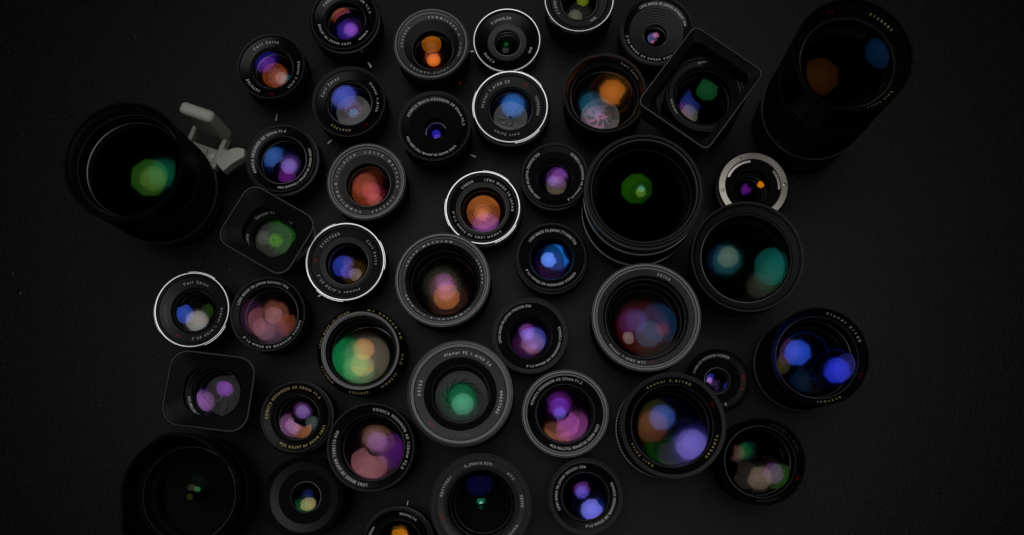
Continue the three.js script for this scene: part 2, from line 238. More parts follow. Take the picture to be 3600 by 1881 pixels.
{k:"camera_lens",label:"grey ringed lens at the centre with a pink octagon over an amber one",x:-0.08635,z:-0.15989,R:0.039602,B:0.039602,H:0.064,rim:"l",ring:[0.86,0.79,3,3.6,"greyb"],g:[0.75,9],tx:[["LEITZ WETZLAR",289,375,"w"],["3399356",57,97,"w"],["SUMMILUX-R 1:1.4/80",135,250,"w"]],el:[[0.0,0.0,0.029701,0.0011876,-0.0097401,0.014563,0.06333,0.012566,1.0,0.57101,0.43731,0.18],[0.0,0.0,0.029701,-0.0046607,-0.010385,0.0013732,0.061183,0.012566,0.81163,1.0,0.72593,0.18],[0.0,0.0,0.029701,-0.0030686,0.0030053,0.0022596,0.044965,0.042797,1.0,0.32382,0.46231,0.165],[0.00094109,0.0024134,0.027111,0.00016227,0.012993,0.0049927,0.032153,0.07136,1.0,0.32537,0.77454,0.165],[-0.00065703,-0.0019436,0.02522,-0.0022605,0.013502,-0.0019645,0.028843,0.10011,0.83981,0.29979,1.0,0.165],[0.0,0.0,0.029701,-0.00086514,-0.0035439,0.010189,0.043108,1.0,0.20601,0.063016,0.016669,0.09]]},
{k:"camera_lens",label:"black lens lettered around its outer slope, green and gold octagons",x:-0.15525,z:-0.10292,R:0.036962,B:0.036962,H:0.05,rim:"s",ring:[1.0,0.885,0,0,"black"],g:[0.76,8],tx:[["MC ROKKOR-PG",6,74,"g"],["1:1.2",93,109,"g"],["f=58mm",121,151,"g"],["2593325",168,196,"g"],["MINOLTA",220,250,"g"],["LENS MADE IN JAPAN",274,342,"g"]],el:[[0.0,0.0,0.028091,-0.0077823,-0.011714,0.016999,0.052687,0.07136,0.35112,1.0,0.37802,0.165],[0.0,0.0,0.028091,-0.0033498,-0.044529,0.0093459,0.082869,0.050906,1.0,0.8407,0.69728,0.165],[0.0,0.0,0.028091,-0.022913,-0.039759,0.008563,0.075389,0.11097,0.012892,1.0,0.29952,0.165],[0.0,0.0,0.028091,-0.0036293,-0.0027444,-0.002276,0.035118,0.23958,1.0,0.46318,0.12527,0.165],[-0.00024643,0.002222,0.025856,-0.0055522,-0.0097023,0.011197,0.039337,1.0,0.23958,0.12249,0.030011,0.09]]},
{k:"camera_lens",label:"wide chrome rimmed lens filled with a large amber octagon over violet",x:-0.054706,z:-0.22506,R:0.032057,B:0.03366,H:0.044,rim:"c",ring:[0.86,0.72,3,5,"black"],g:[0.62,8],tx:[["CANON",-46,-19,"w"],["LENS MADE IN JAPAN",1,97,"w"],["CANON LENS FD 50mm 1:1.4",141,265,"w"]],tab:1,rib:3,el:[[0.0,0.0,0.019875,-0.0016018,0.0057422,0.00039844,0.02881,0.080316,1.0,0.33587,0.18957,0.165],[-0.00073985,0.0021318,0.017435,-0.0015126,0.012083,0.0017998,0.019652,0.12249,1.0,0.33901,0.083264,0.165],[0.0,0.0,0.019875,0.00079197,-0.016806,0.0098885,0.045766,0.1611,0.76032,0.20632,1.0,0.165],[0.0,0.0,0.019875,-0.0027829,-0.047639,-0.0078888,0.07389,1.0,0.22243,0.063016,0.013859,0.09]]},
{k:"camera_lens",label:"black lens with violet octagon over a cream arc, partly behind the big hooded lens",x:0.0068219,z:-0.25255,R:0.028322,B:0.030022,H:0.046,rim:"b",ring:[0.92,0.76,2.5,4.4,"black"],g:[0.55,11],tx:[["KONICA HEXANON AR 50mm F1.8",35,153,"w"],["LENS MADE IN JAPAN 7900162 55ø",213,326,"w"]],el:[[0.0,0.0,0.015577,0.0042957,0.0079867,-0.004017,0.025611,0.089894,0.61485,0.20233,1.0,0.165],[0.0,0.0,0.015577,-0.0011482,0.012201,-0.00045351,0.018563,0.14754,0.48366,0.29007,1.0,0.165],[0.0,0.0,0.015577,0.0048448,-0.019507,-0.0093153,0.047598,0.095946,0.53057,0.14444,1.0,0.165],[0.0,0.0,0.015577,0.0029743,-0.019434,0.0030857,0.044675,1.0,0.080316,0.059847,0.042797,0.09]]},
{k:"camera_lens",label:"black lens with brightest pale blue octagon, below the amber chrome lens",x:0.0036888,z:-0.18175,R:0.029295,B:0.031052,H:0.046,rim:"b",ring:[0.9,0.7,2.5,4.96,"black"],g:[0.63,8],tx:[["LENS MADE IN JAPAN 7712808 55ø",-54,61,"w"],["KONICA HEXANON AR 50mm F1.4",123,245,"w"]],el:[[0.0,0.0,0.018456,-0.0021427,0.011193,-0.00021866,0.025318,0.47957,0.12479,0.28082,1.0,0.1],[0.0,0.0,0.018456,0.0045018,-0.011339,-0.0039329,0.045068,0.35853,0.017579,0.25073,1.0,0.13],[0.0,0.0,0.018456,0.0058107,-0.0022789,0.00029911,0.033199,0.17536,0.24406,0.17716,1.0,0.165],[0.0,0.0,0.018456,0.0012865,-0.024856,0.0074341,0.052977,0.11097,0.81009,0.22579,1.0,0.165],[0.0,0.0,0.018456,-0.0084313,-0.021315,5.2349e-05,0.04663,1.0,0.037841,0.0034497,0.0071752,0.09]]},
{k:"camera_lens",label:"black lens with lavender and pink octagons, below the pale blue one",x:-0.014863,z:-0.11568,R:0.032,B:0.032,H:0.044,rim:"b",ring:[0.86,0.72,2.5,4.38,"black"],g:[0.58,9],tx:[["LENS MADE IN JAPAN 7602338 55ø",256,362,"w"],["KONICA HEXANON AR 50mm F1.4",72,187,"w"]],el:[[0.0,0.0,0.01856,-0.0051415,-0.012756,0.0095472,0.046305,0.019785,0.84246,0.17435,1.0,0.18],[0.0,0.0,0.01856,-0.0027192,0.004104,-0.0047225,0.026612,0.12249,0.6557,0.17522,1.0,0.165],[0.0,0.0,0.01856,0.0021497,-0.010952,0.0051354,0.038889,0.084072,1.0,0.50905,0.74956,0.165],[0.0,0.0,0.01856,0.0056207,-0.017327,-0.00024045,0.042462,0.23958,0.13873,0.17863,1.0,0.165],[-0.00076381,-0.0012527,0.017093,-0.0029075,-0.00028602,-0.00422,0.0226,0.40449,0.19856,0.24749,1.0,0.13],[0.0,0.0,0.01856,-0.00094588,-0.0087112,0.0053984,0.028238,1.0,0.23958,0.076659,0.19965,0.09]]},
{k:"camera_lens",label:"wide grey rimmed lens with green bowl of glass, low centre",x:-0.069057,z:-0.064358,R:0.041908,B:0.041908,H:0.092,rim:"g",ring:[0.86,0.69,2.5,4,"greyl"],g:[0.54,9],tx:[["Planar FE 1.4/50 ZA",-24,48,"w"],["46637380",85,119,"w"],["Ø72",166,179,"d"],["T*",219,229,"r"],["ZEISS",266,290,"w"]],rib:2,el:[[0.00015438,0.00065787,0.021955,0.00021314,0.048368,0.0096748,0.033303,0.12249,0.30894,1.0,0.68637,0.165],[0.0,0.0,0.022631,-0.0011949,0.03576,0.0053202,0.043145,0.066281,0.06141,1.0,0.3503,0.165],[0.0,0.0,0.022631,-0.0038608,-0.0040268,0.0070628,0.0803,0.019785,0.096408,1.0,0.57347,0.18]],iris:["ring",11,0.011315,-2.8811e-05,0.074,0.0018076]},
{k:"camera_lens",label:"black lens with magenta and violet octagons, right of the green glass lens",x:0.013886,z:-0.051003,R:0.035882,B:0.035882,H:0.05,rim:"l",ring:[0.86,0.72,3,5.11,"black"],g:[0.67,7],tx:[["KONICA HEXANON AR 57mm F1.2",284,390,"w"],["LENS MADE IN JAPAN 7527794 62ø",108,206,"w"]],el:[[0.0,0.0,0.024041,-0.0040576,0.00087867,-0.005536,0.040799,0.069643,0.5783,0.078905,1.0,0.165],[-0.0033238,-0.0010864,0.017529,-0.0037936,0.018167,0.00050887,0.020636,0.20601,0.23354,0.1955,1.0,0.165],[-0.0047486,-0.006942,0.0084994,-0.0037723,0.0041369,-0.0040737,0.031907,1.0,0.050906,0.012566,0.20601,0.09],[0.0,0.0,0.024041,0.0088041,-0.025978,0.015625,0.059448,0.095946,1.0,0.24199,0.95769,0.165],[0.0,0.0,0.024041,-0.0075372,-0.023187,0.022867,0.053835,0.12728,1.0,0.37799,0.18242,0.165],[0.0,0.0,0.024041,0.0035264,-0.013017,0.01077,0.040753,1.0,0.20601,0.037841,0.20601,0.09]]},
{k:"camera_lens",label:"black lens with one small violet and one bright blue octagon, bottom edge",x:0.029757,z:0.015481,R:0.030747,B:0.030747,H:0.046,rim:"b",ring:[0.86,0.68,2.5,4.82,"black"],g:[0.63,7],tx:[["LENS MADE IN JAPAN 7652231 55ø",242,361,"w"],["KONICA HEXANON AR 57mm F1.4",62,180,"w"]],el:[[0.00097687,0.0018443,0.017283,0.0067281,0.003119,0.014849,0.034887,0.40449,0.22224,0.22224,1.0,0.13],[-0.0002675,-0.00040691,0.018804,-0.0016698,0.013181,-0.00080769,0.021788,0.23958,0.14816,0.14816,1.0,0.165],[-0.0017584,-0.0051494,0.011024,-0.0010149,0.004225,-0.002656,0.02801,1.0,0.073102,0.016669,0.10874,0.09],[0.0,0.0,0.01937,0.010943,-0.017196,0.018266,0.046986,0.19032,0.0377,0.17464,1.0,0.165],[0.00095184,0.0042001,0.015064,0.0042512,-0.0036247,0.016931,0.030367,1.0,0.025056,0.016669,0.035496,0.09]]},
{k:"wide_angle_lens",label:"wide grey ringed lens with almost black glass, bottom edge",x:-0.052465,z:0.021219,R:0.039738,B:0.039738,H:0.086,rim:"b",ring:[0.86,0.75,2.5,4,"greyl"],g:[0.68,7],tx:[["0,28m/0,92ft",-25,16,"w"],["ø72",39,54,"w"],["ZEISS",76,94,"w"],["Vario-Tessar FE 4/16-35",118,215,"w"],["T*",249,258,"r"],["46777501",280,313,"w"]],lip:[0.745,0.7,3.2,4.2,"greyl"],el:[[-0.00056642,0.0019332,0.0024975,-0.00077038,0.069869,0.0032122,0.0077401,1.0,0.0023843,0.015226,0.009122,0.09],[-0.0020338,-0.016461,0.010436,-0.0033427,0.027872,-0.0094219,0.047372,1.0,0.0014306,0.0014306,0.012566,0.09],[-0.00041133,-0.0014802,0.011145,-0.001257,0.059136,-0.0012206,0.012935,0.069643,0.058445,1.0,0.50968,0.165],[-0.00074615,-0.00092498,0.0037238,-0.0011883,0.064553,-0.00057783,0.0046086,1.0,0.23958,0.33676,0.29557,0.09]]},
{k:"camera_lens",label:"black lens cut by the bottom edge with an orange octagon",x:-0.1223,z:0.052961,R:0.027944,B:0.03018,H:0.046,rim:"b",ring:[0.93,0.76,2.5,4.5,"black"],g:[0.66,8],tx:[["MINOLTA",2,40,"w"],["55mm",286,304,"w"]],el:[[5.8662e-05,-0.00050929,0.017931,-0.00099622,0.011548,-0.005688,0.025447,0.048112,1.0,0.52079,0.049559,0.165],[0.0012986,-0.0010392,0.01678,0.0026769,0.014013,0.00019419,0.020092,0.14754,1.0,0.34503,0.16982,0.165],[0.0,0.0,0.018443,-0.0013347,0.0016282,-0.0019586,0.02986,1.0,0.29557,0.084072,0.0019075,0.09]],pins:[[0.0043185,0.014,-0.032311,0.001,0.003]]},
{k:"telephoto_lens",label:"black lens with broad dusty mauve octagon and violet corner",x:-0.14005,z:-0.023103,R:0.034855,B:0.034855,H:0.082,rim:"b",ring:[0.92,0.78,2.5,4.55,"black"],g:[0.75,7],tx:[["KONICA HEXANON AR 135mm F2.5",1,125,"w"],["LENS MADE IN JAPAN 7266213 62ø",184,296,"w"]],el:[[0.0,0.0,0.026141,-0.0021713,0.01425,0.022562,0.06013,0.016669,1.0,0.43047,0.61186,0.18],[0.0,0.0,0.026141,0.013733,0.015881,0.0072688,0.055466,0.053793,0.50147,0.075667,1.0,0.165],[0.0,0.0,0.026141,-0.0022212,0.032657,-0.0043309,0.035677,0.048112,1.0,0.56069,0.73778,0.165],[0.0,0.0,0.026141,-0.00095265,0.010607,-0.0040407,0.055135,0.045409,1.0,0.47264,0.24987,0.165],[0.0025211,-0.005694,0.0099548,-0.00079025,0.030462,-0.0019051,0.032234,1.0,0.066281,0.025056,0.11322,0.09],[0.0,0.0,0.026141,-0.012551,-0.0062714,0.022611,0.06678,1.0,0.13719,0.050906,0.059847,0.09]]},
{k:"wide_angle_lens",label:"dull black lens with dark ribs and a small cream green reflection",x:-0.19411,z:0.015789,R:0.031933,B:0.031933,H:0.072,rim:"b",ring:[0.86,0.66,3,5.68,"dark"],g:[0.38,10],tx:[],rib:5,dk:1,el:[[0.0,0.0,0.012135,-0.0012046,0.042402,0.00080783,0.018535,0.031065,0.11105,0.20288,1.0,0.165],[0.0,0.0,0.012135,-0.0079371,0.027084,0.012875,0.031415,0.031065,0.076752,1.0,0.26121,0.165],[0.0,0.0,0.012135,-0.0025109,0.028846,0.010167,0.026706,1.0,0.1611,0.13467,0.059847,0.09]]},
{k:"camera_lens",label:"black gold lettered lens with mauve, violet and peach octagons",x:-0.2078,z:-0.048558,R:0.029241,B:0.030996,H:0.048,rim:"b",ring:[0.93,0.75,2.5,4.71,"black"],g:[0.63,7],tx:[["KONICA HEXANON AR 50mm F1.4",266,412,"g"],["LENS MADE IN JAPAN 55ø",105,212,"g"]],el:[[0.0045805,0.0013001,0.01366,0.0096904,0.01732,0.0060071,0.022555,0.035496,0.70588,1.0,1.0,0.165],[0.0,0.0,0.018422,-0.00074454,0.0070615,-0.0040169,0.030148,0.050906,0.69728,0.27224,1.0,0.165],[0.0029058,-0.0050705,0.0088019,-0.00014819,0.011479,-0.0039183,0.022808,1.0,0.069643,0.048112,0.14231,0.09],[0.0,0.0,0.018422,-0.018353,-0.012435,0.010762,0.044421,0.076659,1.0,0.40524,1.0,0.165],[-0.0022307,0.0021954,0.015111,-0.010003,0.0019782,0.008234,0.026832,0.12249,1.0,0.54113,1.0,0.165],[0.0,0.0,0.018422,-0.0030916,-0.011291,0.013997,0.037472,1.0,0.15288,0.056773,0.025056,0.09]]},
{k:"camera_lens",label:"lens in a black ribbed square hood with two violet octagons",x:-0.27414,z:-0.06829,R:0.02507,B:0.02507,H:0.052,rim:"b",ring:[0.98,0.83,2,4,"black"],g:[0.78,7],tx:[["KONICA HEXANON AR 50mm F1.4",-36,56,"d"],["LENS MADE IN JAPAN 7677988 55ø",157,262,"w"]],el:[[0.0,0.0,0.019555,0.00040733,0.016002,-0.003072,0.028235,0.16957,0.56582,0.14776,1.0,0.165],[-0.0036018,0.0016519,0.015592,-0.020451,0.0048305,0.0086836,0.036987,0.12728,0.85436,0.33624,1.0,0.165],[-0.0014632,0.00047394,0.018017,-0.025405,-0.007524,0.0087263,0.046854,0.048112,0.14914,0.131,1.0,0.165]],iris:["dark",6,0.0015042,0.0031929,0.035,0.0010953],sq:[-0.0010591,-0.00038575,0.0358,0.030919,0.014971,7,0.066,0.044]},
{k:"camera_lens",label:"black lens crowded with overlapping rosy octagons, touching the chrome lens",x:-0.23162,z:-0.13266,R:0.03143,B:0.03143,H:0.058,rim:"b",ring:[0.93,0.8,2.5,4.5,"black"],g:[0.77,6],tx:[["LENS MADE IN JAPAN 8029467 55ø",287,396,"w"],["KONICA HEXANON AR 85mm F1.8",100,228,"w"]],el:[[0.0,0.0,0.024201,-0.030019,-0.0082812,0.00086303,0.060011,0.012566,1.0,0.32392,1.0,0.18],[0.0015589,0.00073152,0.022479,0.0094212,0.012074,0.008476,0.036174,0.063016,1.0,0.21992,0.11386,0.165],[0.0,0.0,0.024201,-0.0057341,-0.0049019,0.014644,0.05067,0.037841,1.0,0.52285,0.87834,0.165],[0.0,0.0,0.024201,-0.0037129,0.00048511,-0.0037768,0.042313,0.073102,1.0,0.34275,0.2488,0.165],[-0.0015776,0.0022714,0.021435,-0.013679,0.00080527,0.010406,0.039216,0.084072,1.0,0.42221,0.57227,0.165],[0.00026718,-0.0031264,0.008869,-0.0049091,0.0085127,-0.0024689,0.02847,1.0,0.11097,0.050906,0.063016,0.09],[-0.00087642,2.9151e-05,0.023324,-0.02869,-0.022002,0.0020833,0.056829,1.0,0.095946,0.028978,0.028978,0.09]]},
{k:"camera_lens",label:"chrome rimmed lens at far left with a small blue and a grey white octagon",x:-0.29895,z:-0.13834,R:0.031984,B:0.031984,H:0.046,rim:"c",ring:[0.88,0.62,3,6.5,"grey2"],g:[0.55,9],tx:[["Carl Zeiss",-24,31,"w"],["Planar 1,4/50 ZF.2",84,181,"w"],["T*",204,213,"r"],["51624599",235,280,"d"]],tab:1,el:[[0.0,0.0,0.017591,-0.005961,3.5716e-05,0.0085108,0.036509,0.14754,1.0,0.92986,0.86268,0.165],[-0.0075507,0.00077681,0.010001,-0.018821,-0.00013017,0.0018388,0.03388,1.0,0.019785,0.045409,0.27615,0.09],[0.0072808,-0.001514,0.010155,0.0048374,0.0048531,-0.0017258,0.02573,1.0,0.0071752,0.019785,0.0028881,0.09],[0.00024357,0.0020352,0.015542,-0.0061628,-0.0050874,0.014657,0.033134,1.0,0.0023843,0.016669,0.018188,0.09]]},
{k:"wide_angle_lens",label:"big black lens in a petal hood, nearly invisible in the bottom left",x:-0.28696,z:0.013681,R:0.046703,B:0.047637,H:0.092,rim:"b",ring:[0.9,0.84,8,20,"black"],g:[0.8,26],tx:[],rib:4,quiet:1,dk:1,hood:["petal",22],el:[[0.0039496,-0.0056529,0.02333,0.0015166,0.037314,-0.007254,0.028218,0.0023843,0.4,1.0,0.8,0.18],[-0.00060849,0.0013196,0.0041528,-0.0033646,0.050947,0.0033763,0.011198,1.0,0.0081146,0.012566,0.0019075,0.09],[0.00022622,-0.0026904,0.011167,-0.0031723,0.043819,-0.0030606,0.015683,0.015226,1.0,0.8253,0.66984,0.18],[0.0020307,-0.0025123,0.0084859,0.0014066,0.046447,-0.0030793,0.010031,1.0,0.0063026,0.069643,0.019785,0.09]]},
{k:"telephoto_lens",label:"very wide black lens in a round hood with one green octagon",x:0.076777,z:-0.22274,R:0.045558,B:0.047836,H:0.11,rim:"b",ring:[0.93,0.905,2.5,3,"greyl"],g:[0.86,22],tx:[],base:0.92,quiet:1,el:[[-0.00065954,-0.0070871,0.0090606,0.00039634,0.075462,-0.007798,0.011111,0.084072,0.23534,1.0,0.74956,0.165],[-0.0009958,-0.004937,0.012825,0.00048718,0.068104,-0.0059074,0.015696,0.091886,0.5236,1.0,0.15082,0.165],[-0.0015756,-0.0032831,0.035226,-0.00014005,0.033268,-0.012525,0.047934,1.0,0.0054952,0.033238,0.00095374,0.09]]},
{k:"camera_lens",label:"black lens with amber octagon above fanned grey aperture blades",x:0.048955,z:-0.31627,R:0.034787,B:0.034787,H:0.072,rim:"b",ring:[0.94,0.87,4,10,"black"],g:[0.82,12],tx:[["Carl Zeiss",26,65,"w"],["Planar 1.4/85",272,300,"d"]],el:[[0.0020039,-0.0015713,0.025979,0.0097407,0.017527,-0.011101,0.041503,0.20601,1.0,0.27558,0.034829,0.165],[0.00083655,-0.00087622,0.027291,0.012082,0.0068457,-0.015884,0.04951,0.021462,1.0,0.5855,0.044439,0.18],[0.0,0.0,0.028525,-0.00785,0.0083965,-0.0013831,0.044975,0.063016,0.054743,0.52744,1.0,0.165],[0.0,0.0,0.028525,-0.0038095,0.0061671,0.010134,0.044352,0.12249,1.0,0.4156,0.78331,0.165]],iris:["fan",9,0.0015654,-0.0030767,0.048,0.013927]},
{k:"wide_angle_lens",label:"black stepped lens with a tiny violet reflection, behind the rectangular hood",x:0.096647,z:-0.38438,R:0.032864,B:0.032864,H:0.038,rim:"b",ring:[0.86,0.72,2,3.93,"black"],g:[0.32,14],tx:[["LENS MADE IN JAPAN 4754247 55ø",-34,80,"w"],["KONICA HEXAR AR 28mm F3.5",136,263,"w"]],rib:7,el:[[-0.0016336,0.0034882,0.0056447,-0.0015325,0.016456,0.0035173,0.0061827,0.20601,1.0,0.1723,0.12162,0.165],[0.00079974,-0.0023994,0.0072354,0.001881,0.0097994,-0.0043107,0.010141,0.20601,1.0,0.30589,0.53866,0.165],[0.0,0.0,0.010517,-0.00093221,-0.00082206,-0.0042055,0.01814,1.0,0.063016,0.07136,0.20601,0.09]]},
{k:"camera_lens",label:"lens deep in a ribbed black rectangular hood with dim rainbow octagon",x:0.1306,z:-0.3096,R:0.032443,B:0.032443,H:0.086,rim:"b",ring:[0.92,0.8,2.5,5,"greyl"],g:[0.72,10],tx:[["Φ67",350,362,"w"],["0.8m/2.63ft",236,264,"w"]],el:[[0.0026063,-0.0082949,0.012607,0.0079259,0.038509,-0.013415,0.036741,1.0,0.0028881,0.026975,0.0081146,0.09],[-0.0019306,0.0013239,0.021018,-0.014385,0.032978,0.0084888,0.039321,0.037841,1.0,0.18961,0.66213,0.165],[0.0,0.0,0.023359,-0.0088338,0.028973,-0.0032264,0.040616,0.069643,0.090498,0.16292,1.0,0.165],[-0.0014015,0.0011497,0.021547,-0.0095401,0.032028,0.0072902,0.034621,1.0,0.042797,0.050906,0.033238,0.09]],sq:[-0.0079038,0.0048414,0.034284,0.040575,0.0062907,36.5,0.116,0.076]},
{k:"telephoto_lens",label:"tallest black telephoto lens at the top right with dim blue and brown patches",x:0.22364,z:-0.30321,R:0.043591,B:0.043591,H:0.19,rim:"b",ring:[0.96,0.82,5,16,"black"],g:[0.8,18],tx:[["T*",-22,-14,"r"],["7129497",24,57,"g"],["Carl Zeiss",129,164,"g"],["Sonnar 2.8",285,303,"d"]],base:1.0,quiet:1,dk:1,el:[[0.026128,-0.013967,0.0052462,0.041626,0.1471,-0.022395,0.024659,0.016669,0.17326,0.14304,1.0,0.18],[-0.0077914,0.0029888,0.026528,-0.0099049,0.11707,0.0014687,0.052418,1.0,0.010199,0.0034497,0.00047687,0.09],[0.016692,-0.0072687,0.016667,0.040873,0.1185,-0.019258,0.048728,1.0,0.00095374,0.0054952,0.016669,0.09]],pins:[[0.0073259,0.024,0.036046,0.0036,0.0081]]},
{k:"camera_lens",label:"lens standing on its front with silver screwed mount ring facing up",x:0.17504,z:-0.24302,R:0.02948,B:0.031249,H:0.04,rim:"m",ring:[0.99,0.8,0,0,"steel"],g:[0.5,16],tx:[],el:[[0.0096675,-0.0060332,0.0033443,0.013257,0.0032636,-0.0074898,0.019623,1.0,0.31577,0.095946,0.0023843,0.09],[0.0,0.0,0.01474,-0.00023685,-0.0016231,-0.0049894,0.0217,0.080316,0.53286,0.050679,1.0,0.165],[-0.0022814,-0.00032994,0.0099183,-0.0021322,0.0024536,-0.00142,0.011848,1.0,0.0054952,0.0034497,0.035496,0.09]]},
{k:"camera_lens",label:"broad black lens with dim teal octagons, covering the silver mount ring",x:0.15904,z:-0.17239,R:0.044804,B:0.040323,H:0.092,rim:"b",ring:[0.92,0.82,3,6,"greyd"],g:[0.8,9],tx:[],base:0.95,rib:6,quiet:1,el:[[-0.0018909,-3.8637e-05,0.033952,-0.011546,0.034049,-0.00095948,0.048022,0.016669,0.11444,0.28507,1.0,0.18],[0.0087062,0.007245,0.024516,0.026376,0.031216,0.01457,0.048323,0.010199,0.23379,1.0,0.4659,0.18],[0.0060627,0.011025,0.023261,0.018665,0.033984,0.020329,0.042608,0.010199,1.0,1.0,0.79564,0.18],[0.011995,0.0023855,0.023613,0.041326,0.016254,0.0056324,0.057966,0.012566,0.075899,1.0,1.0,0.18],[0.0,0.0,0.035843,-0.0067754,0.023348,-0.0031117,0.047538,0.026975,0.12788,1.0,0.86072,0.18],[0.015173,0.00167,0.020579,0.035659,0.005452,0.0020684,0.063191,1.0,0.0019075,0.035496,0.028978,0.09],[-0.0066659,-0.0030019,0.028532,-0.0067889,0.031181,-0.0059949,0.033944,1.0,0.037841,0.042797,0.023218,0.09]]},
{k:"camera_lens",label:"wide black lens with red crescent, blue glass and lit grey rim",x:0.078487,z:-0.12544,R:0.043768,B:0.043768,H:0.084,rim:"l",ring:[0.88,0.78,3,5,"greyl"],g:[0.73,12],tx:[["ZEISS",15,34,"w"],["Planar 1.4/85 Φ77",234,181,"w"],["T*",177,170,"r"]],rib:3,el:[[0.0,0.0,0.03195,0.012735,0.0082341,0.022609,0.062663,0.0063026,1.0,0.8719,0.75392,0.18],[0.013014,0.006912,0.017215,0.01612,0.04543,0.0081115,0.022417,0.035496,1.0,0.097185,0.053738,0.165],[0.0,0.0,0.03195,0.0031224,-0.021392,0.0072573,0.086703,0.019785,1.0,0.084357,0.060255,0.18],[-0.00061731,-4.4683e-05,0.031048,-0.0029529,0.026257,0.00064703,0.036004,0.033238,0.10379,0.37806,1.0,0.165],[0.0,0.0,0.03195,-0.0064452,0.014745,0.00095536,0.044739,0.033238,0.5015,0.14296,1.0,0.165],[0.0,0.0,0.03195,0.019566,-0.011036,0.00089727,0.067947,0.037841,0.050407,0.33207,1.0,0.165],[0.0037784,0.0089457,0.013175,0.0080235,0.010495,0.010625,0.043445,1.0,0.0081146,0.026975,0.048112,0.09],[-0.010639,0.0106,0.016247,-0.010828,0.030582,0.013324,0.020406,1.0,0.091886,0.069643,0.066281,0.09]]},
{k:"telephoto_lens",label:"black lens far right with two vivid blue octagons",x:0.2078,z:-0.090963,R:0.037667,B:0.037667,H:0.11,rim:"b",ring:[0.97,0.86,2,8,"black"],g:[0.84,10],tx:[["Planar 2/135",12,72,"w"],["T*",111,120,"r"],["6151641",152,186,"g"],["Carl Zeiss",243,295,"d"]],dk:1,el:[[-0.0015404,-0.00050808,0.02977,-0.0075094,0.060472,-0.0028443,0.038903,0.29557,0.034505,0.12803,1.0,0.13],[0.0095344,0.0055446,0.02061,0.023636,0.057651,0.011254,0.039186,0.29557,0.030862,0.056394,1.0,0.13],[0.016228,0.0044301,0.014818,0.037337,0.044041,0.010346,0.050423,1.0,0.016669,0.015226,0.10874,0.09],[-0.0045751,-0.0014805,0.026831,-0.014651,0.048742,-0.005071,0.042232,0.037841,0.87834,0.36623,1.0,0.165],[-0.022614,0.0029061,0.0088401,-0.020917,0.056428,0.0055063,0.031517,1.0,0.033238,0.028978,0.0063026,0.09],[-0.0046508,0.0060365,0.02402,-0.0035063,0.045536,0.018092,0.039914,0.025056,0.057097,0.36407,1.0,0.18],[-0.00097994,0.0059405,0.025619,0.0068311,0.037146,0.020477,0.045717,1.0,0.0040703,0.0034497,0.0034497,0.09]]},
{k:"pancake_lens",label:"flat black pancake lens with red numerals, between three larger lenses",x:0.14326,z:-0.080152,R:0.025887,B:0.026663,H:0.022,rim:"b",ring:[0.9,0.72,1.5,3.46,"dark"],g:[0.42,8],tx:[["KONICA HEXANON AR 40mm",28,-74,"w"],["40/1.8",76,114,"r"],["Ø",162,167,"w"]],rib:6,dk:1,el:[[-0.0029085,-0.00029852,0.0079485,-0.0056222,0.00089243,5.6745e-05,0.011752,0.22243,0.92619,0.37797,1.0,0.165],[0.0,0.0,0.010872,-0.0046579,-0.0098761,-0.0024455,0.019814,0.27615,0.08408,0.090734,1.0,0.13],[0.0,0.0,0.010872,0.00081565,-0.013753,0.0034314,0.020924,0.084072,0.50905,0.25528,1.0,0.165],[0.0,0.0,0.010872,0.011561,-0.025749,0.0051762,0.030276,1.0,0.0081146,0.009122,0.12728,0.09]]},
{k:"telephoto_lens",label:"wide black lens with olive, blue and lavender octagons, lower right",x:0.095555,z:-0.038858,R:0.040492,B:0.040492,H:0.105,rim:"b",ring:[0.9,0.8,2.5,6,"black"],g:[0.78,9],tx:[["Sonnar 2,8/180",325,386,"g"],["T*",59,67,"r"],["7244540",101,136,"g"],["Carl Zeiss",206,248,"g"]],base:0.86,el:[[-0.00079978,-0.00079168,0.030459,-0.0039656,0.056791,-0.0039896,0.038126,0.14231,0.1278,0.2659,1.0,0.165],[0.0055335,0.0049808,0.024139,0.019784,0.044992,0.018196,0.047434,0.23958,0.31997,0.2498,1.0,0.165],[0.0,0.0,0.031584,-0.011123,0.040839,0.0033348,0.048581,0.063016,1.0,0.34058,0.14476,0.165],[-0.013039,-0.008984,0.01575,-0.011541,0.028469,-0.0060621,0.05819,1.0,0.011346,0.010199,0.00095374,0.09],[0.0,0.0,0.031584,0.026106,0.0091128,0.022482,0.075356,0.084072,0.09652,0.1085,1.0,0.165],[0.0,0.0,0.031584,-0.00032725,0.013006,0.026405,0.06841,0.019785,0.096408,1.0,0.048204,0.18],[0.00027195,0.0010613,0.030489,0.013423,0.0099517,0.03002,0.068782,1.0,0.031065,0.015226,0.040275,0.09]]},
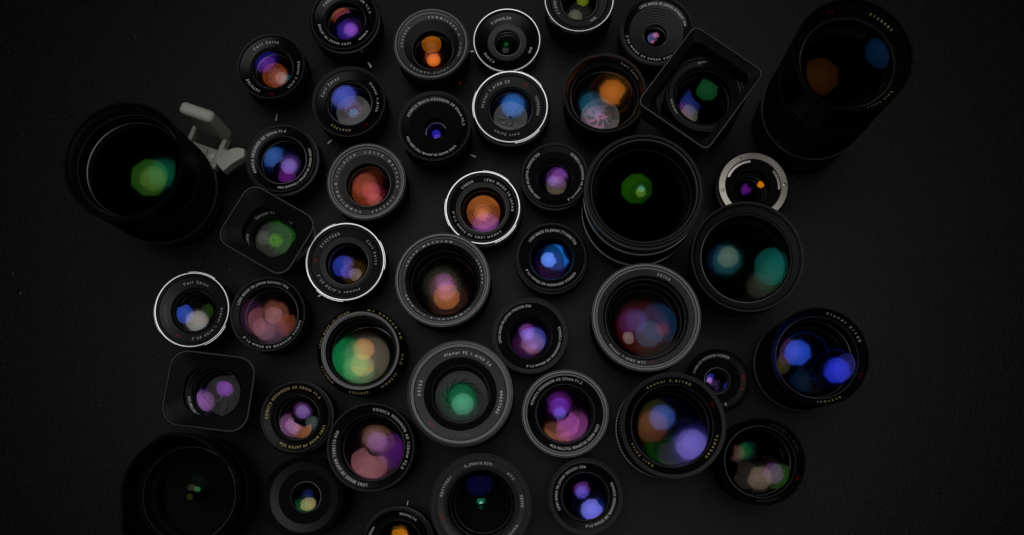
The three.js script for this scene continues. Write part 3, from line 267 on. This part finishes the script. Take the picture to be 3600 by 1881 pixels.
{k:"camera_lens",label:"dim black lens at lower right with green patch and taupe octagon",x:0.1678,z:-0.011993,R:0.034127,B:0.034127,H:0.072,rim:"b",ring:[0.95,0.84,2.5,7,"black"],g:[0.82,9],tx:[["Planar 1.4/85",17,75,"d"],["T*",111,119,"r"],["7995558",154,189,"d"]],dk:1,el:[[-0.00068616,0.0052246,0.022173,0.0049808,0.024623,0.016926,0.037822,0.059847,1.0,0.75875,0.51908,0.165],[-0.0089133,-0.0037647,0.018308,-0.013752,0.033384,-0.0043284,0.02584,0.033238,1.0,0.5015,0.41696,0.165],[-0.0053376,-0.0042257,0.021112,-0.007639,0.030465,-0.0062229,0.025977,0.028978,0.065824,1.0,0.049368,0.18],[0.0071466,0.0052074,0.018769,0.017076,0.020497,0.012578,0.033479,0.063016,0.85363,0.36845,1.0,0.165],[0.011878,0.0074836,0.013945,0.026087,0.0054011,0.017403,0.046164,1.0,0.0081146,0.026975,0.0028881,0.09],[-0.011883,0.0094033,0.012831,-0.0037115,-0.0052604,0.017233,0.053982,1.0,0.0081146,0.0071752,0.0063026,0.09],[0.0,0.0,0.027984,-0.0038359,0.0040692,-0.0065297,0.041479,1.0,0.00095374,0.0081146,0.009122,0.09]]},
{k:"camera_lens",label:"chrome rimmed lens cut by the top edge, right of the pancake lens",x:0.028667,z:-0.40579,R:0.030096,B:0.030096,H:0.058,rim:"c",ring:[0.8,0.6,3,5.5,"greyl"],g:[0.52,9],tx:[["E 1.8/50 OSS",235,290,"w"],["Ø49",137,153,"w"]],rib:3,el:[[0.0,0.0,0.01565,0.0019934,0.0063473,0.0020545,0.042063,0.0071752,1.0,1.0,0.87838,0.18],[-0.0025381,0.0074725,0.0077582,-0.0024923,0.0225,0.005825,0.022686,1.0,0.042797,0.045409,0.033238,0.09],[0.0019831,-0.0031488,0.011657,0.0043196,0.022616,-0.009453,0.019764,1.0,0.063016,0.084072,0.0034497,0.09]]}
];
function rimProfile(d) {           // from the outer wall over the front edge in to the name ring
  const { R, H, rim } = d, ro = d.ring[0] * R, y1 = H - d.ring[2] / 1000, p = [];
  const mm = 0.001;
  if (rim === 'l') p.push([R, H - 5 * mm], [R, H - 1.3 * mm], [R - 0.5 * mm, H - 0.9 * mm], [R - 1.0 * mm, H - 0.9 * mm], [R - 1.2 * mm, H - 0.2 * mm], [R - 1.5 * mm, H], [R - 2.8 * mm, H], [R - 3.0 * mm, H - 0.3 * mm], [R - 3.1 * mm, H - 1.6 * mm], [R - 3.5 * mm, H - 1.8 * mm]);
  else if (rim === 'g') p.push([R, H - 5 * mm], [R, H - 1.0 * mm], [R - 0.4 * mm, H - 0.5 * mm], [R - 2.6 * mm, H], [R - 2.9 * mm, H - 0.2 * mm], [R - 3.1 * mm, H - 0.9 * mm], [R - 3.9 * mm, H - 0.9 * mm], [R - 4.1 * mm, H - 1.3 * mm], [R - 4.8 * mm, H - 1.4 * mm]);
  else p.push([R, H - 5 * mm], [R, H - 0.9 * mm], [R - 0.35 * mm, H - 0.35 * mm], [R - 0.7 * mm, H - 0.35 * mm], [R - 0.8 * mm, H], [R - 1.3 * mm, H], [R - 1.5 * mm, H - 0.6 * mm], [R - 1.9 * mm, H - 0.7 * mm]);
  let [r, y] = p[p.length - 1];
  const n = Math.max(2, Math.min(6, Math.round((r - ro) / 0.0004)));
  if (r > ro) for (let k = 1; k <= n; k++) { const f = k / n, rr = r + (ro - r) * f, yy = y + (y1 - y) * f; p.push([rr + (k % 2 ? 0 : 0.00012), yy + (k < n && k % 2 ? 0.0003 : 0)]); }
  p[p.length - 1] = [ro, y1];
  return p;
}
function arcBand(r0, r1, y, h, t0, t1) { return turned([[r1, y - h], [r1, y - 0.0002], [r1 - 0.0002, y], [r0 + 0.0002, y], [r0, y - 0.0002], [r0, y - h]], { t0, t1, seg: Math.max(6, Math.round((t1 - t0) / TAU * SEG)) }); }
function plate(points, y, tilt = [0, 0]) {     // a thin flat blade cut to an outline
  const s = new THREE.Shape(points.map(([x, z]) => new THREE.Vector2(x, -z)));
  const g = new THREE.ExtrudeGeometry(s, { depth: 0.00012, bevelEnabled: false, curveSegments: 4 }); g.rotateX(-Math.PI / 2);
  const p = g.attributes.position; for (let i = 0; i < p.count; i++) p.setY(i, p.getY(i) + y + tilt[0] * p.getX(i) + tilt[1] * p.getZ(i));
  g.computeVertexNormals();
  return g;
}
function addIris(o, d) {
  const [type, n, hole, ox, y, oz] = d.iris, rg = d.g[0] * d.R, Ra = Math.max(rg - Math.hypot(ox, oz) * 0.85, rg * 0.55), mat = type === 'ring' ? M.bladeBlack : type === 'dark' ? M.bladeDark : M.blade;
  for (let k = 0; k < n; k++) {
    const t = TAU * k / n + 0.35, c = Math.cos(t), s = Math.sin(t), pts = [];
    const put = (x, z) => pts.push([ox + x * c - z * s, oz + x * s + z * c]);
    const tt = Math.tan(Math.PI / n), far = Math.sqrt(Math.max(Ra * Ra - hole * hole, 1e-8));
    put(hole, -hole * tt);
    const a1 = Math.atan2(far, hole), a0 = a1 - TAU / n * 1.15;
    const bow = type === 'hex' ? 0 : 0.16;
    for (let i = 1; i <= 6; i++) { const z = -hole * tt + (far + hole * tt) * i / 7; put(hole - bow * hole * 0 + bow * Ra * Math.sin(Math.PI * i / 7) * 0.35, z); }
    for (let i = 0; i <= 10; i++) { const a = a1 + (a0 - a1) * i / 10; put(Ra * Math.cos(a), Ra * Math.sin(a)); }
    part('aperture_blade', plate(pts, y + (k % n) * 0.00006, [0, 0]), mat, o);
  }
  if (type === 'fan' || type === 'dark') for (let k = 0; k < n; k++) {        // the curled tips that lie over the blades round the small opening
    const t = TAU * k / n, c = Math.cos(t), s = Math.sin(t), w = Ra * 0.105, L0 = hole * 0.9, L1 = Ra * (0.5 + 0.12 * Math.sin(k * 2.1)), pts = [];
    const put = (x, z) => { const b = 0.85 * (x - L0) * (x - L0) / Ra; pts.push([ox + x * c - (z + b) * s, oz + x * s + (z + b) * c]); };
    for (let i = 0; i <= 8; i++) { const x = L0 + (L1 - L0) * i / 8; put(x, -w * (0.45 + 0.55 * i / 8)); }
    for (let i = 1; i < 8; i++) { const a = -Math.PI / 2 + Math.PI * i / 8; put(L1 + w * Math.cos(a), w * Math.sin(a)); }
    for (let i = 8; i >= 0; i--) { const x = L0 + (L1 - L0) * i / 8; put(x, w * (0.45 + 0.55 * i / 8)); }
    const lean = [0.09 * Math.cos(t + 1.1), 0.09 * Math.sin(t + 1.1)];
    part('blade_tip', plate(pts, y + 0.0016 + (k % 3) * 0.0002 - lean[0] * (ox + 0.5 * L1 * c) - lean[1] * (oz + 0.5 * L1 * s), lean), type === 'dark' ? mat : M.bladeTip, o);
  }
}
function buildLens(d) {
  const o = new THREE.Group(); o.name = numbered(d.k); o.position.set(d.x, 0.0006, d.z);
  o.userData = { label: d.label, category: 'lens', group: 'camera lenses standing on the felt' };
  scene.add(o);
  const { R, B, H } = d, mm = 0.001, bs = d.base ?? 0.94, rg = d.g[0] * R, gy = H - d.g[1] * mm;
  const ro = d.ring[0] * R, ri = d.ring[1] * R, y0 = H - d.ring[2] * mm, y1 = H - d.ring[3] * mm;
  const up = d.rim === 'm', shell = d.dk ? M.matteShell : M.satin;
  // outer body
  const mount = 0.8 * B * bs;
  part('mount', turned([[mount * 0.5, 0], [mount, 0], [mount, Math.min(0.0045, H * 0.12)], [mount * 0.9, Math.min(0.0045, H * 0.12)]]), up ? M.satin : M.steel, o);
  const b0 = Math.min(0.0042, H * 0.11), sh = B > R * 1.005 ? H - 0.0065 : H - 0.0045;
  const body = [[mount * 0.96, b0], [0.93 * B * bs, b0 + 0.0005], [0.945 * B * bs, b0 + 0.0012], [0.945 * B * bs, 0.26 * H], [0.925 * B * bs, 0.265 * H], [0.925 * B * bs, 0.31 * H], [0.95 * B, 0.33 * H], [0.95 * B, 0.7 * H], [0.965 * B, 0.71 * H]];
  if (B > R * 1.005) body.push([B - 0.0006, sh - 0.003], [B, sh - 0.0022], [B, sh - 0.0006], [B - 0.0005, sh], [R - 0.0004, sh + 0.0004], [R - 0.0004, H - 0.0051]);
  else body.push([R - 0.0004, 0.74 * H], [R - 0.0003, H - 0.0051]);
  part('barrel', turned(body), shell, o);
  if (H > 0.03) part('focus_ring', knurled(0.985 * B, 0.36 * H, 0.68 * H, Math.round(B * 2300), 0.0007), M.rubber, o);
  if (H > 0.05) part('aperture_ring', knurled(0.965 * B * bs, 0.1 * H, 0.22 * H, Math.round(B * 1500), 0.0006), M.satin, o);
  if (H > 0.1) for (const f of [0.3, 0.735]) part('trim_ring', turned([[0.945 * B, f * H - 0.0006], [0.985 * B, f * H - 0.0004], [0.985 * B, f * H + 0.0004], [0.945 * B, f * H + 0.0006]]), d.dk ? M.satin : M.anodised, o);
  // front rim
  if (d.rim === 'c') {
    const w = 0.056 * R, pts = [[R - 0.0002, H - 0.006], [R, H - 0.0012]];
    for (let i = 0; i <= 20; i++) { const a = Math.PI * i / 20, c = Math.cos(a), f = (1 - c) / 2, cut = Math.abs(f - 0.3) < 0.06 ? 0.0006 : 0; pts.push([R - w * f, H - 0.0009 + 0.0009 * Math.pow(Math.sin(a), 0.6) - cut]); }
    pts.push([R - w, H - 0.003]);
    part('chrome_rim', turned(pts), M.chrome, o);
    if (d.tab) for (const a of [0.5, 2.55, 4.7]) part('bayonet_tab', arcBand(R - 0.0001, R + 0.0006, H - 0.0012, 0.0016, a + d.x * 9, a + d.x * 9 + 0.75), M.chrome, o);
    const p = [[R - w + 0.0002, H - 0.0016], [R - w - 0.0004, H - 0.0012]]; const n = 5;
    for (let k = 1; k <= n; k++) p.push([R - w - 0.0004 + (ro - (R - w - 0.0004)) * k / n, H - 0.0012 + (y0 - H + 0.0012) * k / n + (k < n && k % 2 ? 0.0003 : 0)]);
    part('filter_thread', turned(p), M.satin, o);
  } else if (d.rim === 's') {
    const p = [[R, H - 0.0105], [R, H - 0.008], [ro - 0.0001, H - 0.0075]];
    part('front_collar', turned(p), M.satin, o);
  } else if (up) {
    part('mount_collar', turned([[R * 0.995, H - 0.006], [R * 0.995, H - 0.0015]]), M.satin, o);
  } else part('filter_rim', turned(rimProfile(d)), d.rim === 'g' || d.rim === 'l' ? M.anodised : shell, o);
  if (d.rim !== 'c' && !up && d.rim !== 's') part('rim_edge', turned([[R - 0.00125, H + 0.00005], [R - 0.0010, H + 0.00022], [R - 0.00085, H + 0.00005]]), d.dk ? M.satin : d.rim === 'b' ? M.edge : M.anodised, o);
  // name ring
  let inner = [ri, y1];
  if (d.rim === 's') {
    const a = [ro, H - 0.0075], b = [ri, H - 0.0035];
    part('name_ring', turned([a, b]), printedRing(d.ring[4], d.tx, (ro + ri) / 2, Math.hypot(a[0] - b[0], a[1] - b[1])), o);
    part('filter_rim', turned([[ri, H - 0.0035], [ri, H - 0.0006], [ri - 0.0004, H], [ri - 0.0011, H], [ri - 0.0014, H - 0.0008], [ri - 0.0022, H - 0.0009], [ri - 0.0025, H - 0.002], [ri - 0.0032, H - 0.0022], [ri - 0.0035, H - 0.0036]]), M.anodised, o);
    inner = [ri - 0.0035, H - 0.0036];
  } else if (up) {
    part('mount_ring', turned([[ro, H - 0.0015], [ro, H - 0.0003], [ro - 0.0003, H], [ri + 0.0003, H], [ri, H - 0.0003], [ri, H - 0.003]]), M.brushed, o, 'silver bayonet mount ring with brushed finish');
    for (const a of [336, 262, 88, 200]) {
      const t = a * Math.PI / 180, rr = (ro + ri) / 2, s = part('screw', turned([[0.0015, H + 0.0001], [0.0013, H + 0.0006], [0.0008, H + 0.00075], [0.00001, H + 0.0008]], { seg: 20 }), M.screw, o);
      s.position.set(rr * Math.sin(t), 0, -rr * Math.cos(t));
      for (const q of [0.4, 1.97]) { const slot = part('slot', new THREE.BoxGeometry(0.0016, 0.0002, 0.00028), M.matte, s); slot.position.y = H + 0.00081; slot.rotation.y = q; }
    }
    for (const [a, b] of [[293, 357], [52, 97], [165, 215]]) part('bayonet_tab', arcBand(ri - 0.0026, ri - 0.0004, H - 0.0022, 0.0014, a * Math.PI / 180, b * Math.PI / 180), M.steel, o);
    inner = [ri, H - 0.003];
  } else part('name_ring', turned([[ro, y0], [ri, y1]]), printedRing(d.ring[4], d.tx, (ro + ri) / 2, Math.hypot(ro - ri, y0 - y1)), o);
  if (d.lip) {
    const [a, b, p, q, k] = d.lip;
    part('front_ring', turned([[a * R, H - p * mm - 0.001], [a * R, H - p * mm], [b * R, H - q * mm], [b * R, H - q * mm - 0.001]]), ringMaterial(k), o);
  }
  // ribbed cone down to the glass
  if (inner[0] > rg + 0.0004) {
    const n = d.rib ?? 1, p = [inner];
    for (let k = 1; k <= n; k++) { const r = inner[0] + (rg + 0.0003 - inner[0]) * k / n, y = inner[1] + (gy + 0.0002 - inner[1]) * k / n, yp = p[p.length - 1][1]; p.push([r, yp - (yp - y) * 0.15], [r, y]); }
    part('baffle', turned(p), n > 2 && !d.dk ? M.satin : M.matte, o);
  } else part('baffle', turned([inner, [rg + 0.0003, gy + 0.0002]]), M.matte, o);
  // glass seat, inner tube and its blind end
  part('retaining_ring', d.seat ? turned([[rg + 0.0005, gy - 0.0002], [rg + 0.0003, gy + 0.0006], [rg - 0.0003, gy + 0.0006], [rg - 0.0005, gy - 0.0002]]) : turned([[rg + 0.0004, gy - 0.0002], [rg + 0.0003, gy + 0.00035], [rg - 0.0001, gy + 0.0004], [rg - 0.0005, gy - 0.0002]]), d.seat ? M.steel : M.anodised, o);
  const deep = Math.min(0.042, gy - 0.004);
  part('inner_tube', turned([[rg, gy - 0.0003], [rg, gy - deep * 0.45], [rg * 0.92, gy - deep * 0.5], [rg * 0.92, gy - deep], [0.0002, gy - deep]]), M.matte, o);
  for (const [f, y] of [[0.93, 0.3], [0.84, 0.62]]) if (!d.quiet && (!d.iris || y < 0.35)) part('element_seat', turned([[rg * f + 0.0009, gy - deep * y - 0.0006], [rg * f + 0.0008, gy - deep * y], [rg * f, gy - deep * y - 0.0004], [rg * f, gy - deep * y - 0.0014]]), M.anodised, o);
  if (d.iris) addIris(o, d);
  d.el.forEach(([qx, qz, a, cx, cy, cz, Rc, al, r, g, b, ro], i) => part(i ? 'glass_element' : 'front_element', cap(qx, qz, a, cx, cy, cz, Rc), coating(al, [r, g, b], ro), o));
  // hoods
  if (d.sq) {
    const [ox, oz, a, b, c, rot, top, bot] = d.sq, rr = Math.max(R * 1.02, 0.02), sec = [];
    sec.push([rr, rr, rr * 0.999, bot], [a * 0.93, b * 0.93, c * 1.1, bot + 0.004], [a, b, c, top - 0.0008], [a - 0.0004, b - 0.0004, c - 0.0003, top - 0.0002], [a - 0.0016, b - 0.0016, c - 0.0008, top], [a - 0.002, b - 0.002, c - 0.0009, top - 0.0006]);
    const n = 8, ia = a - 0.002, ib = b - 0.002, border = Math.min(a - R * 0.9, 0.0105), low = bot + 0.006, inner = [];
    for (let k = 1; k <= n; k++) { const f = k / n, p = border * f, yy = top - 0.0006 - 0.008 * f; sec.push([ia - p + 0.0005, ib - p * 0.9 + 0.0005, c, yy + 0.0004], [ia - p, ib - p * 0.9, c, yy]); }
    inner.push(sec[sec.length - 1], [ia - border, ib - border * 0.9, c, low + 0.001], [R * 0.99, R * 0.99, R * 0.985, low]);
    const hood = part('lens_hood', lofted(sec, rot * Math.PI / 180, ox, oz), M.hood, o);
    part('flocked_lining', lofted(inner, rot * Math.PI / 180, ox, oz), M.matte, hood);
    part('hood_edge', lofted([[a - 0.0003, b - 0.0003, c - 0.0002, top - 0.0001], [a - 0.0006, b - 0.0006, c - 0.0004, top + 0.0002], [a - 0.0011, b - 0.0011, c - 0.0006, top + 0.0002], [a - 0.0014, b - 0.0014, c - 0.0007, top - 0.0001]], rot * Math.PI / 180, ox, oz), M.hoodEdge, hood);
  }
  if (d.hood) {
    const ht = d.hood[1] * mm, f = (t) => { const c = Math.cos(2 * (t - 0.35)); return ht * THREE.MathUtils.smoothstep(c, -0.5, 0.75) - 0.004; };
    const lift = (t, y) => (y > H - 0.004 ? f(t) : 0);
    part('lens_hood', turned([[R * 1.0 + 0.0005, H - 0.012], [R * 1.015, H], [R * 1.015 - 0.0006, H + 0.0005], [R * 1.015 - 0.0022, H + 0.0005], [R * 1.015 - 0.0026, H], [R * 0.955, H - 0.012]], { top: lift, seg: 160 }), shell, o);
  }
  // small levers that stick out at the mount
  (d.pins ?? []).forEach(([px, py, pz, w, len], i) => {
    const g = new RoundedBoxGeometry(len * 1.6, 0.0012, w, 2, 0.0004), p = part('aperture_lever', g, M.pin, o), l = Math.hypot(px, pz);
    p.position.set(px * (1 - len * 0.4 / l), py, pz * (1 - len * 0.4 / l)); p.rotation.y = -Math.atan2(pz, px);
  });
  return o;
}
{
  // brushed steel: fine turned streaks round the ring
  const S = 256, row = Array.from({ length: S }, rnd);
  const t = noiseTexture(S, (x, y) => { const v = 150 + 70 * (row[y] - 0.5) + 30 * (rnd() - 0.5); return [v, v, v]; });
  t.repeat.set(6, 1);
  M.brushed = std([0.42, 0.4, 0.36], 0.5, 1, { roughnessMap: t, anisotropy: 0.85, anisotropyRotation: Math.PI / 2 });
  M.hood = std(0.008, 0.5, 0, { specularIntensity: 0.45 }); M.hoodEdge = std(0.03, 0.4);
}
const made = LENSES.map(buildLens);

// ---------------------------------------------------------------- light grey tripod foot on the big lens at the far left
{
  const lens = made[0], d = LENSES[0];
  const foot = new THREE.Group(); foot.name = 'tripod_foot'; foot.userData.label = 'light grey tripod collar foot with clamp knob'; lens.add(foot);
  foot.position.set(0.03664, 0.04000, -0.03567); foot.rotation.y = -0.3491;
  const box = (name, w, h, dp, x, y, z, mat = M.foot, r = 0.0015) => { const m = part(name, new RoundedBoxGeometry(w, h, dp, 3, Math.min(r, w / 2.1, h / 2.1, dp / 2.1)), mat, foot); m.position.set(x, y, z); return m; };
  // local x runs across the foot, z points towards the lens, y up
  const pad = box('foot_plate', 0.030, 0.058, 0.0105, 0.001, 0.030, -0.0175, M.foot, 0.0042);
  box('rail', 0.0042, 0.012, 0.030, 0.0125, 0, -0.001);
  box('rail', 0.0042, 0.012, 0.026, -0.0165, 0, -0.003);
  box('cross_bar', 0.033, 0.011, 0.0045, -0.002, -0.001, 0.0125);
  box('clamp_block', 0.025, 0.006, 0.013, -0.002, -0.001, 0.0035);
  box('release_plate', 0.0165, 0.005, 0.0115, -0.0062, 0.0035, 0.0055, M.foot, 0.0016);
  box('collar_lug', 0.012, 0.014, 0.012, -0.001, -0.006, 0.0175);
  const screw = part('screw', new THREE.CylinderGeometry(0.0016, 0.0016, 0.001, 20), M.screw, foot); screw.position.set(0.0068, 0.0024, 0.0045);
  for (const q of [0.5, 2.07]) { const s = part('slot', new THREE.BoxGeometry(0.0024, 0.0003, 0.0005), M.matte, screw); s.position.y = 0.0005; s.rotation.y = q; }
  const shaft = part('knob_shaft', new THREE.CylinderGeometry(0.0052, 0.0052, 0.006, 28), M.foot, foot); shaft.rotation.z = Math.PI / 2; shaft.position.set(0.0172, 0.001, -0.001);
  const s = new THREE.Shape(); s.moveTo(-0.0035, 0.0105); s.lineTo(0.0055, 0.0118); s.quadraticCurveTo(0.0062, 0.004, 0.0078, -0.0005); s.lineTo(0.0105, -0.0085); s.lineTo(0.0068, -0.0125); s.quadraticCurveTo(0.001, -0.0105, -0.0015, -0.0055); s.lineTo(-0.005, 0.007); s.closePath();
  const kg = new THREE.ExtrudeGeometry(s, { depth: 0.012, bevelEnabled: true, bevelSize: 0.0009, bevelThickness: 0.0009, bevelSegments: 3 });
  kg.scale(1, -1, 1); kg.rotateX(-Math.PI / 2); kg.scale(1, 1, 1);
  { const ix = kg.index; if (!ix) { const p = kg.attributes.position.array, nn = p.length / 9; for (let k = 0; k < nn; k++) for (let c = 0; c < 3; c++) { const a = k * 9 + 3 + c, b = k * 9 + 6 + c, q = p[a]; p[a] = p[b]; p[b] = q; } } kg.computeVertexNormals(); }
  const knob = part('clamp_knob', kg, M.foot, foot); knob.position.set(0.0225, -0.002, 0.0005); knob.rotation.y = -0.35;
}
// small red index dot on the lens with the orange fan, and the screw in the largest grey ring
{
  const a = made[4], A = LENSES[4], dot = part('index_dot', new THREE.SphereGeometry(0.0016, 16, 12), M.red, a); { const t = 2.35; dot.position.set(A.B * 0.95 * Math.sin(t), A.H * 0.3, -A.B * 0.95 * Math.cos(t)); }
  const b = made[12], Q = LENSES[12], t = 4.69, rr = Q.R * 0.825, sc = part('screw', turned([[0.0011, Q.H - 0.0033], [0.0010, Q.H - 0.0028], [0.00001, Q.H - 0.0027]], { seg: 18 }), M.satin, b); sc.position.set(rr * Math.sin(t), 0, -rr * Math.cos(t));
}
// lint and dust caught in the felt
{
  const N = 170, g = new THREE.CylinderGeometry(0.00007, 0.00005, 0.0007, 5), m = new THREE.InstancedMesh(g, std([0.5, 0.5, 0.48], 0.9), N), q = new THREE.Object3D();
  for (let k = 0; k < N; k++) {
    q.position.set(-0.52 + rnd() * 1.0, 0.00025, -0.46 + rnd() * 0.54); q.rotation.set(Math.PI / 2 + (rnd() - 0.5) * 0.5, rnd() * TAU, rnd() * TAU, 'YXZ'); const s = rnd() < 0.12 ? 1.9 : 0.5 + rnd() * 0.6; q.scale.set(s, s * (0.4 + rnd() * 1.4), s); q.updateMatrix(); m.setMatrixAt(k, q.matrix);
  }
  m.name = 'lint'; m.castShadow = m.receiveShadow = true; m.userData = { kind: 'stuff', label: 'specks of pale lint caught in the felt', category: 'lint' }; scene.add(m);
}
renderer.render(scene, camera);
